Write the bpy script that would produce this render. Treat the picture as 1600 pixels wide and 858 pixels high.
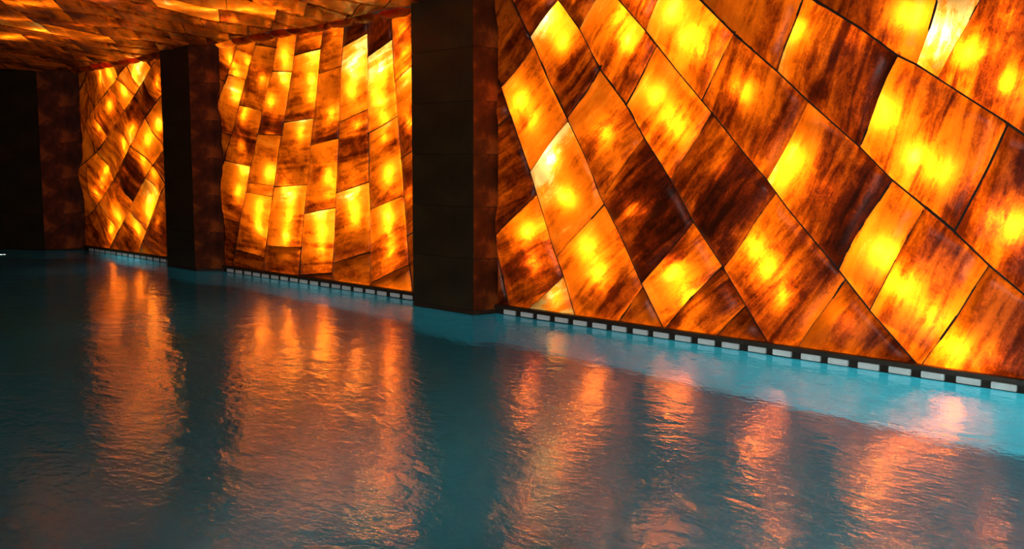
import bpy, bmesh, math, random
from mathutils import Vector, Matrix

random.seed(7)
scn = bpy.context.scene
for o in list(bpy.data.objects):
    bpy.data.objects.remove(o)
COL = scn.collection

# ------------------------------------------------------------------ camera
cam_data = bpy.data.cameras.new('camera')
cam_data.sensor_width = 36.0
cam_data.lens = 33.832
cam_data.clip_start = 0.05
cam = bpy.data.objects.new('camera', cam_data)
COL.objects.link(cam)
RX, UP, BK = (0.708228, 0.705979, 0.00261), (-0.078258, 0.074832, 0.994121), (0.701633, -0.704269, 0.108247)
cam.matrix_world = Matrix(((RX[0], UP[0], BK[0], 0), (RX[1], UP[1], BK[1], 0), (RX[2], UP[2], BK[2], 1.5), (0, 0, 0, 1)))
scn.camera = cam

# ------------------------------------------------------------------ world, exposure
world = bpy.data.worlds.new('world')
scn.world = world
world.use_nodes = True
world.node_tree.nodes['Background'].inputs[0].default_value = (0.9, 0.8, 0.7, 1)
world.node_tree.nodes['Background'].inputs[1].default_value = 0.0008
vs = scn.view_settings
vs.view_transform = 'Standard'
vs.look = 'None'
vs.gamma = 1.0
vs.use_curve_mapping = False
vs.exposure = 0.0
scn.cycles.max_bounces = 8
scn.cycles.sample_clamp_indirect = 60.0

# ------------------------------------------------------------------ levels (metres; z = 0 is the water)
D = 7.022            # wall face stands at y = D and runs along x
CEIL = 3.26
BOTTOM = -1.55
NEAR = 0.7           # near edge of the pool
FAR_END = -20.6
SLAB_Z0, SLAB_Z1 = 0.088, 3.255

# ------------------------------------------------------------------ lamps of the place and an added fill light
LED_STRENGTH = 1.0
LAMP_STRENGTH = 1.0
def area_light(name, loc, direction, sx, sy, power, color):
    l = bpy.data.lights.new(name, 'AREA')
    l.shape = 'RECTANGLE'
    l.size, l.size_y, l.energy, l.color = sx, sy, power, color
    o = bpy.data.objects.new(name, l)
    o.location = loc
    o.rotation_euler = Vector(direction).to_track_quat('-Z', 'Y').to_euler()
    COL.objects.link(o)
    return o
def bulb(name, loc, power, color, r):
    l = bpy.data.lights.new(name, 'POINT')
    l.energy, l.color, l.shadow_soft_size = power, color, r
    o = bpy.data.objects.new(name, l)
    o.location = loc
    COL.objects.link(o)
    return o
POOL_COLOR = (0.60, 0.98, 0.95)
for x, pw, ang in ((1.2, 32, 0), (-1.6, 30, -.1), (-4.6, 10, -.05), (-8.4, 1.6, 0), (-10.6, 5, 0), (-13.2, 1, 0), (-16.2, 6, 0)):
    pool = area_light('pool_floodlight', (x, NEAR + 0.06, -0.7), (ang, 1, .04), 0.35, 0.35, pw, POOL_COLOR)
    pool.data.spread = math.radians(60 if x > -5 else 38 if x > -15 else 26)
# unseen fill light added behind the camera to whiten gutter tiles, lift pillars
area_light('fill_light', (-1.5, -1.8, 3.1), (-0.55, 0.75, -0.3), 5.0, 2.4, 440, (1.0, 0.95, 0.88))

# ------------------------------------------------------------------ node helpers
def new_mat(name):
    m = bpy.data.materials.new(name)
    m.use_nodes = True
    nt = m.node_tree
    for n in list(nt.nodes):
        nt.nodes.remove(n)
    out = nt.nodes.new('ShaderNodeOutputMaterial')
    return m, nt, out
def node(nt, kind, ins=None, **attrs):
    n = nt.nodes.new(kind)
    for k, v in attrs.items():
        setattr(n, k, v)
    for k, v in (ins or {}).items():
        if isinstance(v, bpy.types.NodeSocket):
            nt.links.new(v, n.inputs[k])
        else:
            n.inputs[k].default_value = v
    return n
def ramp(nt, fac, stops):
    n = nt.nodes.new('ShaderNodeValToRGB')
    nt.links.new(fac, n.inputs[0])
    e = n.color_ramp.elements
    while len(e) < len(stops):
        e.new(0.5)
    for el, (p, c) in zip(e, stops):
        el.position = p
        el.color = (*c, 1)
    return n.outputs[0]
def math_(nt, op, a, b=None, c=None):
    n = nt.nodes.new('ShaderNodeMath')
    n.operation = op
    for i, v in enumerate((a, b, c)):
        if v is None:
            continue
        if isinstance(v, bpy.types.NodeSocket):
            nt.links.new(v, n.inputs[i])
        else:
            n.inputs[i].default_value = v
    return n.outputs[0]

def stone_mat():
    """translucent onyx: lets the lamps behind it through, layered along its local x"""
    m, nt, out = new_mat('onyx')
    tc = node(nt, 'ShaderNodeTexCoord')
    oi = node(nt, 'ShaderNodeObjectInfo')
    sep = node(nt, 'ShaderNodeSeparateColor', {0: oi.outputs['Color']})
    tone, sd = node(nt, 'ShaderNodeAttribute', attribute_name='clearness').outputs['Fac'], sep.outputs[1]
    off = node(nt, 'ShaderNodeCombineXYZ', {0: math_(nt, 'MULTIPLY', sd, 71.0), 1: math_(nt, 'MULTIPLY', sd, 37.0), 2: math_(nt, 'MULTIPLY', sd, 53.0)})
    pos = node(nt, 'ShaderNodeVectorMath', {0: tc.outputs['Object'], 1: off.outputs[0]}, operation='ADD')
    def nz(sx, sy, detail, rough, dist, scale=1.0):
        mp = node(nt, 'ShaderNodeMapping', {'Vector': pos.outputs[0], 'Scale': (sx, sy, 1.0)})
        return node(nt, 'ShaderNodeTexNoise', {'Vector': mp.outputs[0], 'Scale': scale, 'Detail': detail, 'Roughness': rough, 'Distortion': dist}).outputs['Fac']
    cloud = nz(1.3, 2.6, 2, .5, .6)
    bands = nz(.9, 6.5, 5, .55, 1.1)
    fine = nz(5.0, 26.0, 4, .62, .8)
    spots = nz(55, 70, 2, .5, 0)
    blot = nz(7, 9, 5, .65, .8)
    t = math_(nt, 'MULTIPLY_ADD', math_(nt, 'SUBTRACT', cloud, .5), .55, tone)
    t = math_(nt, 'MULTIPLY_ADD', math_(nt, 'SUBTRACT', bands, .5), 1.0, t)
    t = math_(nt, 'MULTIPLY_ADD', math_(nt, 'SUBTRACT', fine, .5), .36, t)
    t = math_(nt, 'MULTIPLY_ADD', math_(nt, 'SUBTRACT', blot, .5), .55, t)
    t = math_(nt, 'MULTIPLY_ADD', math_(nt, 'SUBTRACT', spots, .5), .24, t)
    col = ramp(nt, t, [(0.0, (.028, .0034, .0004)), (.2, (.13, .011, .0004)), (.36, (.42, .050, .0008)), (.52, (.86, .138, .0016)), (.70, (1.0, .178, .003)), (.86, (1.0, .285, .014)), (1.0, (1.0, .58, .15))])
    tr = node(nt, 'ShaderNodeBsdfTranslucent', {'Color': col})
    df = node(nt, 'ShaderNodeBsdfDiffuse', {'Color': ramp(nt, t, [(0, (.03, .012, .006)), (1, (.22, .11, .05))])})
    mx = node(nt, 'ShaderNodeMixShader', {0: 0.05, 1: tr.outputs[0], 2: df.outputs[0]})
    bp = node(nt, 'ShaderNodeBump', {'Strength': .25, 'Distance': .004, 'Height': bands})
    gl = node(nt, 'ShaderNodeBsdfGlossy', {'Color': (1, 1, 1, 1), 'Roughness': .34, 'Normal': bp.outputs[0]})
    fr = node(nt, 'ShaderNodeFresnel', {'IOR': 1.45})
    mx2 = node(nt, 'ShaderNodeMixShader', {0: math_(nt, 'MULTIPLY', fr.outputs[0], .45), 1: mx.outputs[0], 2: gl.outputs[0]})
    nt.links.new(mx2.outputs[0], out.inputs[0])
    return m

def plain(name, stops, scale, rough, bump=0.0, spec=.5, stretch=(1, 1, 1)):
    m, nt, out = new_mat(name)
    tc = node(nt, 'ShaderNodeTexCoord')
    mp = node(nt, 'ShaderNodeMapping', {'Vector': tc.outputs['Object'], 'Scale': stretch})
    nz = node(nt, 'ShaderNodeTexNoise', {'Vector': mp.outputs[0], 'Scale': scale, 'Detail': 6, 'Roughness': .6, 'Distortion': .4})
    b = node(nt, 'ShaderNodeBsdfPrincipled', {'Base Color': ramp(nt, nz.outputs['Fac'], stops), 'Roughness': rough, 'Specular IOR Level': spec})
    if bump:
        bp = node(nt, 'ShaderNodeBump', {'Strength': .5, 'Distance': bump, 'Height': nz.outputs['Fac']})
        nt.links.new(bp.outputs[0], b.inputs['Normal'])
    nt.links.new(b.outputs[0], out.inputs[0])
    return m

def mosaic_mat(name='mosaic', k=1.0):
    """small turquoise pool mosaic, laid out on the vertical faces and on the floor"""
    m, nt, out = new_mat(name)
    uv = node(nt, 'ShaderNodeUVMap')
    br = node(nt, 'ShaderNodeTexBrick', {'Vector': uv.outputs[0], 'Color1': (.040 * k, .42 * k, .54 * k, 1), 'Color2': (.060 * k, .52 * k, .64 * k, 1), 'Mortar': (.07 * k, .46 * k, .56 * k, 1),
              'Scale': 1.0, 'Mortar Size': .003, 'Brick Width': .05, 'Row Height': .05}, offset=0.0)
    nz = node(nt, 'ShaderNodeTexNoise', {'Vector': uv.outputs[0], 'Scale': 1.7, 'Detail': 4})
    mx = node(nt, 'ShaderNodeMix', {'Factor': math_(nt, 'MULTIPLY', nz.outputs['Fac'], .35)}, data_type='RGBA')
    nt.links.new(br.outputs['Color'], mx.inputs[6])
    mx.inputs[7].default_value = (.03 * k, .40 * k, .50 * k, 1)
    b = node(nt, 'ShaderNodeBsdfPrincipled', {'Base Color': mx.outputs[2], 'Roughness': .45})
    nt.links.new(b.outputs[0], out.inputs[0])
    return m

def water_mat():
    m, nt, out = new_mat('water')
    tc = node(nt, 'ShaderNodeTexCoord')
    mp = node(nt, 'ShaderNodeMapping', {'Vector': tc.outputs['Object'], 'Rotation': (0, 0, math.radians(45)), 'Scale': (1.0, 1.6, 1)})
    a = node(nt, 'ShaderNodeTexNoise', {'Vector': mp.outputs[0], 'Scale': 3.6, 'Detail': 2, 'Roughness': .45, 'Distortion': .6})
    c = node(nt, 'ShaderNodeTexNoise', {'Vector': mp.outputs[0], 'Scale': 17.0, 'Detail': 3, 'Roughness': .5, 'Distortion': .4})
    hgt = math_(nt, 'MULTIPLY_ADD', c.outputs['Fac'], .36, a.outputs['Fac'])
    bp = node(nt, 'ShaderNodeBump', {'Strength': 1.0, 'Distance': WATER_BUMP, 'Height': hgt})
    g = node(nt, 'ShaderNodeBsdfGlass', {'Color': (.93, 1, 1, 1), 'Roughness': 0.0, 'IOR': 1.333, 'Normal': bp.outputs[0]})
    nt.links.new(g.outputs[0], out.inputs[0])
    return m
WATER_BUMP = 0.0082

ONYX = stone_mat()
JOINT = plain('joint_mortar', [(.3, (.010, .005, .003)), (.7, (.022, .010, .005))], 30, .8)
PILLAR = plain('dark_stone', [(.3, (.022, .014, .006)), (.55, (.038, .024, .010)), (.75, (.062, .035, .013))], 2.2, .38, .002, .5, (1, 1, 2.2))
PILLAR_SIDE = plain('glow_tinted_stone', [(.34, (.030, .006, .0015)), (.52, (.10, .022, .004)), (.70, (.40, .09, .011))], 2.6, .55, .002, .15)  # side faces: orange glow from the lit wall painted into the stone colour
CAVITY = plain('cavity_paint', [(.3, (.05, .04, .03)), (.7, (.07, .055, .04))], 4, .9)
PLASTER = plain('dark_plaster', [(.3, (.035, .026, .016)), (.7, (.05, .038, .022))], 3, .8, .002)
PLINTH = plain('plinth_stone', [(.3, (.020, .010, .005)), (.7, (.05, .022, .010))], 9, .5)
WHITE = plain('white_tile', [(.3, (.78, .82, .84)), (.7, (.90, .92, .94))], 14, .3)
DECK = plain('deck_stone', [(.3, (.10, .07, .05)), (.7, (.16, .11, .08))], 5, .6)
MOSAIC = mosaic_mat()
FLOOR_MOSAIC = mosaic_mat('floor_mosaic', .50)
WATER = water_mat()

# ------------------------------------------------------------------ mesh helpers
def link(name, me, mat, parent=None, matrix=None):
    me.materials.append(mat)
    o = bpy.data.objects.new(name, me)
    COL.objects.link(o)
    if parent:
        o.parent = parent
    if matrix is not None:
        o.matrix_world = matrix
    return o
def from_bm(name, bm):
    bmesh.ops.recalc_face_normals(bm, faces=bm.faces)
    me = bpy.data.meshes.new(name)
    bm.to_mesh(me)
    bm.free()
    return me
def add_box(bm, lo, hi, bevel=0.0):
    r = bmesh.ops.create_cube(bm, size=1.0)
    for v in r['verts']:
        v.co = Vector([lo[i] + (v.co[i] + .5) * (hi[i] - lo[i]) for i in range(3)])
    if bevel:
        es = {e for v in r['verts'] for e in v.link_edges}
        bmesh.ops.bevel(bm, geom=list(es), offset=bevel, segments=2, affect='EDGES')
def box(name, lo, hi, mat, parent=None, bevel=0.0):
    bm = bmesh.new()
    c = Vector([(a + b) / 2 for a, b in zip(lo, hi)])
    add_box(bm, Vector(lo) - c, Vector(hi) - c, bevel)
    return link(name, from_bm(name, bm), mat, parent, Matrix.Translation(c))
def empty(name, loc):
    o = bpy.data.objects.new(name, None)
    o.location = loc
    o.empty_display_size = .2
    COL.objects.link(o)
    return o
def tag(o, label=None, category=None, kind=None, group=None):
    for k, v in (('label', label), ('category', category), ('kind', kind), ('group', group)):
        if v:
            o[k] = v
    return o

# ------------------------------------------------------------------ polygons in a plane
def half(poly, p, n, c):
    """the part of poly where (q - p) . n >= c"""
    outp = []
    for i, a in enumerate(poly):
        b = poly[(i + 1) % len(poly)]
        da = (a[0] - p[0]) * n[0] + (a[1] - p[1]) * n[1] - c
        db = (b[0] - p[0]) * n[0] + (b[1] - p[1]) * n[1] - c
        if da >= 0:
            outp.append(a)
        if (da >= 0) != (db >= 0):
            t = da / (da - db)
            outp.append((a[0] + t * (b[0] - a[0]), a[1] + t * (b[1] - a[1])))
    return outp
def area(poly):
    return abs(sum(a[0] * b[1] - b[0] * a[1] for a, b in zip(poly, poly[1:] + poly[:1]))) / 2
def centroid(poly):
    A = sum(a[0] * b[1] - b[0] * a[1] for a, b in zip(poly, poly[1:] + poly[:1])) / 2
    x = sum((a[0] + b[0]) * (a[0] * b[1] - b[0] * a[1]) for a, b in zip(poly, poly[1:] + poly[:1])) / (6 * A)
    y = sum((a[1] + b[1]) * (a[0] * b[1] - b[0] * a[1]) for a, b in zip(poly, poly[1:] + poly[:1])) / (6 * A)
    return x, y
def clip_rect(poly, r):
    for p, n in (((r[0], 0), (1, 0)), ((r[1], 0), (-1, 0)), ((0, r[2]), (0, 1)), ((0, r[3]), (0, -1))):
        poly = half(poly, p, n, 0)
        if len(poly) < 3:
            return []
    return poly
def extend(line, d):
    a, b = Vector(line[0]), Vector(line[1])
    c, e = Vector(line[-2]), Vector(line[-1])
    first = a + (a - b).normalized() * d
    last = e + (e - c).normalized() * d
    return [tuple(first)] + [tuple(q) for q in line] + [tuple(last)]
def shift(line, d):
    """line moved sideways by d (positive: to the right of its downward run)"""
    res = []
    for i, q in enumerate(line):
        a, b = Vector(line[max(i - 1, 0)]), Vector(line[min(i + 1, len(line) - 1)])
        t = (b - a).normalized()
        res.append((q[0] - t.y * d, q[1] + t.x * d))
    return res
def downward(line):
    return [tuple(q) for q in line] if line[0][1] >= line[-1][1] else [tuple(q) for q in line[::-1]]

RIGHT_JOINTS = [[[-7.155, 0.422], [-7.117, 0.252], [-7.051, 0.087]], [[-7.192, 2.366], [-7.08, 2.19], [-7.001, 2.02], [-6.938, 1.883], [-6.864, 1.746], [-6.814, 1.611], [-6.768, 1.477], [-6.693, 1.327], [-6.62, 1.179], [-6.559, 1.032], [-6.478, 0.887], [-6.406, 0.743], [-6.344, 0.58], [-6.269, 0.421], [-6.204, 0.249], [-6.129, 0.08]], [[-6.97, 3.187], [-6.857, 2.996], [-6.752, 2.808], [-6.687, 2.617], [-6.567, 2.418], [-6.468, 2.275], [-6.356, 2.133], [-6.228, 1.992], [-6.137, 1.857], [-6.058, 1.725], [-5.975, 1.594], [-5.919, 1.425], [-5.868, 1.257], [-5.784, 1.136], [-5.698, 1.017], [-5.617, 0.899], [-5.506, 0.758], [-5.393, 0.62], [-5.308, 0.48], [-5.223, 0.349], [-5.153, 0.216], [-5.075, 0.085]], [[-6.364, 3.119], [-6.229, 2.966], [-6.104, 2.818], [-6.004, 2.678], [-5.924, 2.543], [-5.851, 2.411], [-5.691, 2.245], [-5.555, 2.086], [-5.451, 1.938], [-5.331, 1.791], [-5.228, 1.664], [-5.121, 1.539], [-5.004, 1.416], [-4.923, 1.294], [-4.855, 1.173], [-4.777, 1.053], [-4.677, 0.925], [-4.591, 0.795], [-4.492, 0.67], [-4.406, 0.568], [-4.325, 0.467], [-4.247, 0.367], [-4.165, 0.273], [-4.089, 0.178], [-4.02, 0.083]], [[-5.638, 3.034], [-5.448, 2.872], [-5.304, 2.725], [-5.202, 2.606], [-5.096, 2.488], [-5.006, 2.374], [-4.927, 2.276], [-4.834, 2.177], [-4.731, 2.078], [-4.636, 1.981], [-4.544, 1.882], [-4.441, 1.783], [-4.336, 1.685], [-4.245, 1.595], [-4.161, 1.507], [-4.073, 1.419], [-3.96, 1.297], [-3.86, 1.177], [-3.778, 1.085], [-3.689, 0.995], [-3.596, 0.907], [-3.512, 0.819], [-3.435, 0.731], [-3.353, 0.634], [-3.265, 0.54], [-3.181, 0.447], [-3.106, 0.368], [-3.028, 0.291], [-2.945, 0.218], [-2.864, 0.145], [-2.787, 0.072]], [[-4.777, 2.934], [-4.657, 2.825], [-4.528, 2.715], [-4.412, 2.61], [-4.309, 2.526], [-4.199, 2.441], [-4.088, 2.358], [-3.991, 2.279], [-3.908, 2.198], [-3.825, 2.118], [-3.738, 2.038], [-3.631, 1.946], [-3.534, 1.855], [-3.436, 1.766], [-3.328, 1.677], [-3.235, 1.594], [-3.146, 1.513], [-3.061, 1.433], [-2.958, 1.357], [-2.852, 1.282], [-2.751, 1.208], [-2.662, 1.139], [-2.578, 1.069], [-2.497, 0.995], [-2.414, 0.923], [-2.332, 0.852], [-2.253, 0.79], [-2.178, 0.728], [-2.102, 0.667]], [[-3.73, 2.81], [-3.597, 2.723], [-3.463, 2.637], [-3.34, 2.556], [-3.246, 2.482], [-3.152, 2.408], [-3.053, 2.334], [-2.902, 2.256], [-2.793, 2.181], [-2.687, 2.108], [-2.579, 2.035], [-2.465, 1.961], [-2.359, 1.891], [-2.26, 1.822], [-2.158, 1.743]]]
RIGHT_CROSSES = {0: [[[-7.176, 1.967], [-7.017, 2.046]], [[-7.136, 0.874], [-6.711, 1.208]], [[-6.772, 0.082], [-6.305, 0.443]]], 1: [[[-7.156, 2.357], [-6.745, 2.716]], [[-6.768, 1.477], [-6.222, 1.949]], [[-6.356, 0.663], [-5.82, 1.173]], [[-5.604, 0.071], [-5.293, 0.44]]], 2: [[[-6.752, 2.808], [-6.364, 3.119]], [[-6.228, 1.992], [-5.846, 2.462]], [[-5.786, 1.294], [-5.342, 1.768]], [[-5.287, 0.488], [-4.777, 1.053]], [[-5.034, 0.113], [-4.522, 0.662]], [[-4.499, 0.109], [-4.253, 0.371]]], 3: [[[-6.104, 2.83], [-5.911, 3.066]], [[-5.554, 2.097], [-5.2, 2.568]], [[-5.004, 1.416], [-4.649, 1.971]], [[-4.492, 0.67], [-3.986, 1.312]], [[-3.761, 0.08], [-3.395, 0.649]]], 4: [[[-5.304, 2.725], [-5.193, 2.978]], [[-4.738, 2.109], [-4.424, 2.611]], [[-4.069, 1.435], [-3.738, 2.028]], [[-3.433, 0.751], [-3.073, 1.4]], [[-3.171, 0.458], [-2.811, 1.188]], [[-2.769, 0.085], [-2.339, 0.842]]], 5: [[[-3.99, 2.288], [-3.832, 2.822]], [[-3.328, 1.682], [-3.043, 2.331]], [[-2.579, 1.078], [-2.264, 1.809]]], 6: [[[-2.903, 2.26], [-2.8, 2.702]], [[-2.742, 2.155], [-2.513, 2.669]]]}
MIDDLE_JOINTS = [[[-12.375, 3.239], [-12.526, 3.117], [-12.681, 2.992], [-12.798, 2.861], [-12.883, 2.692], [-12.938, 2.519]], [[-11.904, 3.269], [-11.995, 3.153], [-12.101, 3.039], [-12.208, 2.922], [-12.298, 2.801], [-12.363, 2.685], [-12.418, 2.566], [-12.459, 2.445], [-12.477, 2.32], [-12.512, 2.195], [-12.608, 2.073], [-12.81, 1.915], [-12.981, 1.752], [-13.051, 1.519], [-13.045, 1.389]], [[-11.336, 3.247], [-11.366, 3.105], [-11.458, 2.97], [-11.574, 2.836], [-11.676, 2.726], [-11.735, 2.609], [-11.756, 2.489], [-11.773, 2.342], [-11.808, 2.197], [-11.849, 2.05], [-11.917, 1.909], [-12.031, 1.767], [-12.145, 1.644], [-12.234, 1.52], [-12.261, 1.354], [-12.239, 1.188], [-12.283, 1.048], [-12.389, 0.905], [-12.51, 0.767], [-12.614, 0.628], [-12.661, 0.491], [-12.686, 0.355], [-12.724, 0.223], [-12.779, 0.088]], [[-10.896, 3.231], [-10.918, 3.111], [-10.941, 2.991], [-10.974, 2.871], [-11.032, 2.754], [-11.143, 2.599], [-11.23, 2.438], [-11.253, 2.305], [-11.247, 2.169], [-11.272, 2.032], [-11.34, 1.896], [-11.435, 1.759], [-11.509, 1.634], [-11.564, 1.507], [-11.604, 1.379], [-11.638, 1.25], [-11.666, 1.123], [-11.66, 0.971], [-11.671, 0.818], [-11.764, 0.659], [-11.878, 0.516], [-11.94, 0.375], [-11.91, 0.242], [-11.925, 0.105]], [[-10.37, 3.264], [-10.364, 3.115], [-10.375, 2.97], [-10.409, 2.855], [-10.459, 2.741], [-10.509, 2.626], [-10.551, 2.509], [-10.585, 2.39], [-10.625, 2.257], [-10.65, 2.121], [-10.641, 1.989], [-10.621, 1.856], [-10.643, 1.724], [-10.694, 1.599], [-10.755, 1.473], [-10.792, 1.346], [-10.814, 1.196], [-10.834, 1.045], [-10.846, 0.895], [-10.83, 0.756], [-10.834, 0.616], [-10.894, 0.471], [-10.984, 0.32], [-11.018, 0.096]], [[-9.945, 3.261], [-9.944, 3.153], [-9.948, 3.045], [-9.948, 2.937], [-9.937, 2.827], [-9.929, 2.717], [-9.946, 2.601], [-9.992, 2.488], [-10.039, 2.373], [-10.061, 2.255], [-10.045, 2.133], [-10.028, 2.012], [-10.023, 1.891], [-10.02, 1.765], [-10.01, 1.638], [-10.021, 1.512], [-10.07, 1.385], [-10.127, 1.267], [-10.171, 1.149], [-10.183, 1.03], [-10.177, 0.912], [-10.177, 0.794], [-10.182, 0.675], [-10.186, 0.537], [-10.191, 0.399], [-10.234, 0.256], [-10.249, 0.082]], [[-9.471, 3.294], [-9.481, 3.181], [-9.46, 3.062], [-9.412, 2.939], [-9.381, 2.82], [-9.378, 2.715], [-9.382, 2.611], [-9.386, 2.507], [-9.394, 2.403], [-9.417, 2.3], [-9.447, 2.197], [-9.474, 2.093], [-9.482, 1.987], [-9.465, 1.88], [-9.436, 1.749], [-9.427, 1.62], [-9.428, 1.49], [-9.424, 1.36], [-9.42, 1.242], [-9.439, 1.124], [-9.467, 1.004], [-9.483, 0.893], [-9.467, 0.785], [-9.434, 0.678], [-9.411, 0.57], [-9.401, 0.462], [-9.396, 0.353], [-9.411, 0.241], [-9.435, 0.127]], [[-8.993, 3.263], [-8.983, 3.148], [-8.969, 3.032], [-8.962, 2.917], [-8.95, 2.801], [-8.921, 2.684], [-8.889, 2.579], [-8.877, 2.477], [-8.885, 2.377], [-8.899, 2.277], [-8.908, 2.152], [-8.902, 2.025], [-8.897, 1.897], [-8.889, 1.791], [-8.863, 1.685], [-8.811, 1.578], [-8.763, 1.472], [-8.738, 1.367], [-8.731, 1.262], [-8.724, 1.156], [-8.716, 1.05], [-8.719, 0.944], [-8.736, 0.836], [-8.752, 0.705], [-8.738, 0.576], [-8.7, 0.451], [-8.668, 0.334], [-8.652, 0.216], [-8.634, 0.098]]]
MIDDLE_CROSSES = {-1: [[[-13.119, 2.834], [-12.87, 2.747]]], 0: [[[-12.798, 2.852], [-12.334, 2.746]], [[-13.167, 2.061], [-12.76, 1.996]]], 1: [[[-11.952, 3.188], [-11.368, 3.092]], [[-12.446, 2.4], [-11.791, 2.291]], [[-13.018, 1.622], [-12.231, 1.538]], [[-13.069, 0.797], [-12.569, 0.741]]], 2: [[[-11.602, 2.813], [-11.037, 2.763]], [[-11.922, 1.978], [-11.311, 1.952]], [[-12.275, 1.309], [-11.648, 1.276]], [[-12.219, 1.171], [-11.667, 1.128]], [[-12.684, 0.328], [-11.943, 0.273]]], 3: [[[-10.928, 2.965], [-10.363, 3.0]], [[-11.263, 2.119], [-10.653, 2.15]], [[-11.638, 1.259], [-10.808, 1.296]], [[-11.928, 0.424], [-10.897, 0.481]]], 4: [[[-10.458, 2.702], [-9.941, 2.749]], [[-10.602, 1.805], [-10.047, 1.879]], [[-10.768, 0.931], [-10.192, 1.014]], [[-10.987, 0.098], [-10.249, 0.181]]], 5: [[[-9.934, 2.99], [-9.49, 3.103]], [[-10.029, 2.08], [-9.457, 2.213]], [[-10.15, 1.2], [-9.438, 1.344]], [[-10.184, 0.318], [-9.428, 0.496]]], 6: [[[-9.381, 2.82], [-8.998, 2.981]], [[-9.475, 1.933], [-8.917, 2.118]], [[-9.463, 1.02], [-8.735, 1.198]], [[-9.4, 0.138], [-8.707, 0.398]]], 7: [[[-8.846, 2.519], [-8.601, 2.661]], [[-8.836, 1.624], [-8.627, 1.71]], [[-8.744, 0.73], [-8.604, 0.796]]]}
LEFT_JOINTS = [[[-17.469, 2.556], [-17.257, 2.716], [-16.917, 2.875], [-16.477, 3.019], [-16.016, 3.208]], [[-17.515, 1.802], [-17.188, 1.951], [-16.847, 2.095], [-16.635, 2.239], [-16.523, 2.364], [-16.404, 2.488], [-16.234, 2.608], [-15.985, 2.719], [-15.675, 2.825], [-15.384, 2.927], [-15.071, 3.139]], [[-18.075, 0.661], [-17.685, 0.848], [-17.212, 1.04], [-16.931, 1.221], [-16.736, 1.397], [-16.57, 1.559], [-16.239, 1.716], [-15.905, 1.867], [-15.731, 2.025], [-15.661, 2.186], [-15.536, 2.342], [-15.224, 2.494], [-14.851, 2.636]], [[-17.051, 0.131], [-16.828, 0.318], [-16.607, 0.502], [-16.274, 0.688], [-16.057, 0.863], [-15.933, 1.044], [-15.791, 1.224], [-15.57, 1.403], [-15.171, 1.58], [-14.87, 1.752]], [[-15.857, 0.2], [-15.774, 0.347], [-15.536, 0.503], [-15.368, 0.652], [-15.276, 0.794], [-15.205, 0.935], [-15.146, 1.074], [-14.912, 1.253]]]
LEFT_CROSSES = {-1: [[[-16.424, 3.233], [-16.407, 3.056]], [[-17.325, 3.241], [-17.016, 2.848]], [[-18.004, 2.927], [-17.455, 2.578]]], 0: [[[-17.469, 2.556], [-16.94, 2.071]], [[-17.257, 2.716], [-16.67, 2.262]], [[-16.834, 2.892], [-16.419, 2.494]], [[-16.489, 3.019], [-15.979, 2.74]], [[-16.034, 3.21], [-15.658, 2.834]], [[-15.491, 3.286], [-15.139, 3.123]], [[-17.804, 2.228], [-17.597, 1.769]]], 1: [[[-16.577, 2.226], [-15.905, 1.867]], [[-17.044, 1.985], [-16.886, 1.707]], [[-17.513, 1.768], [-16.841, 1.341]], [[-17.799, 1.195], [-17.762, 0.823]], [[-15.992, 2.657], [-15.514, 2.342]], [[-15.396, 2.898], [-15.051, 2.576]]], 2: [[[-16.761, 1.397], [-16.05, 0.971]], [[-17.626, 0.85], [-16.779, 0.438]], [[-15.844, 1.866], [-15.296, 1.601]], [[-15.536, 2.332], [-15.04, 1.968]]], 3: [[[-16.12, 0.796], [-15.587, 0.472]], [[-15.69, 1.381], [-15.171, 1.115]], [[-15.296, 1.601], [-14.988, 1.283]]], 4: [[[-15.733, 0.271], [-15.122, 0.086]], [[-15.132, 1.043], [-14.891, 0.874]]]}
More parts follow.
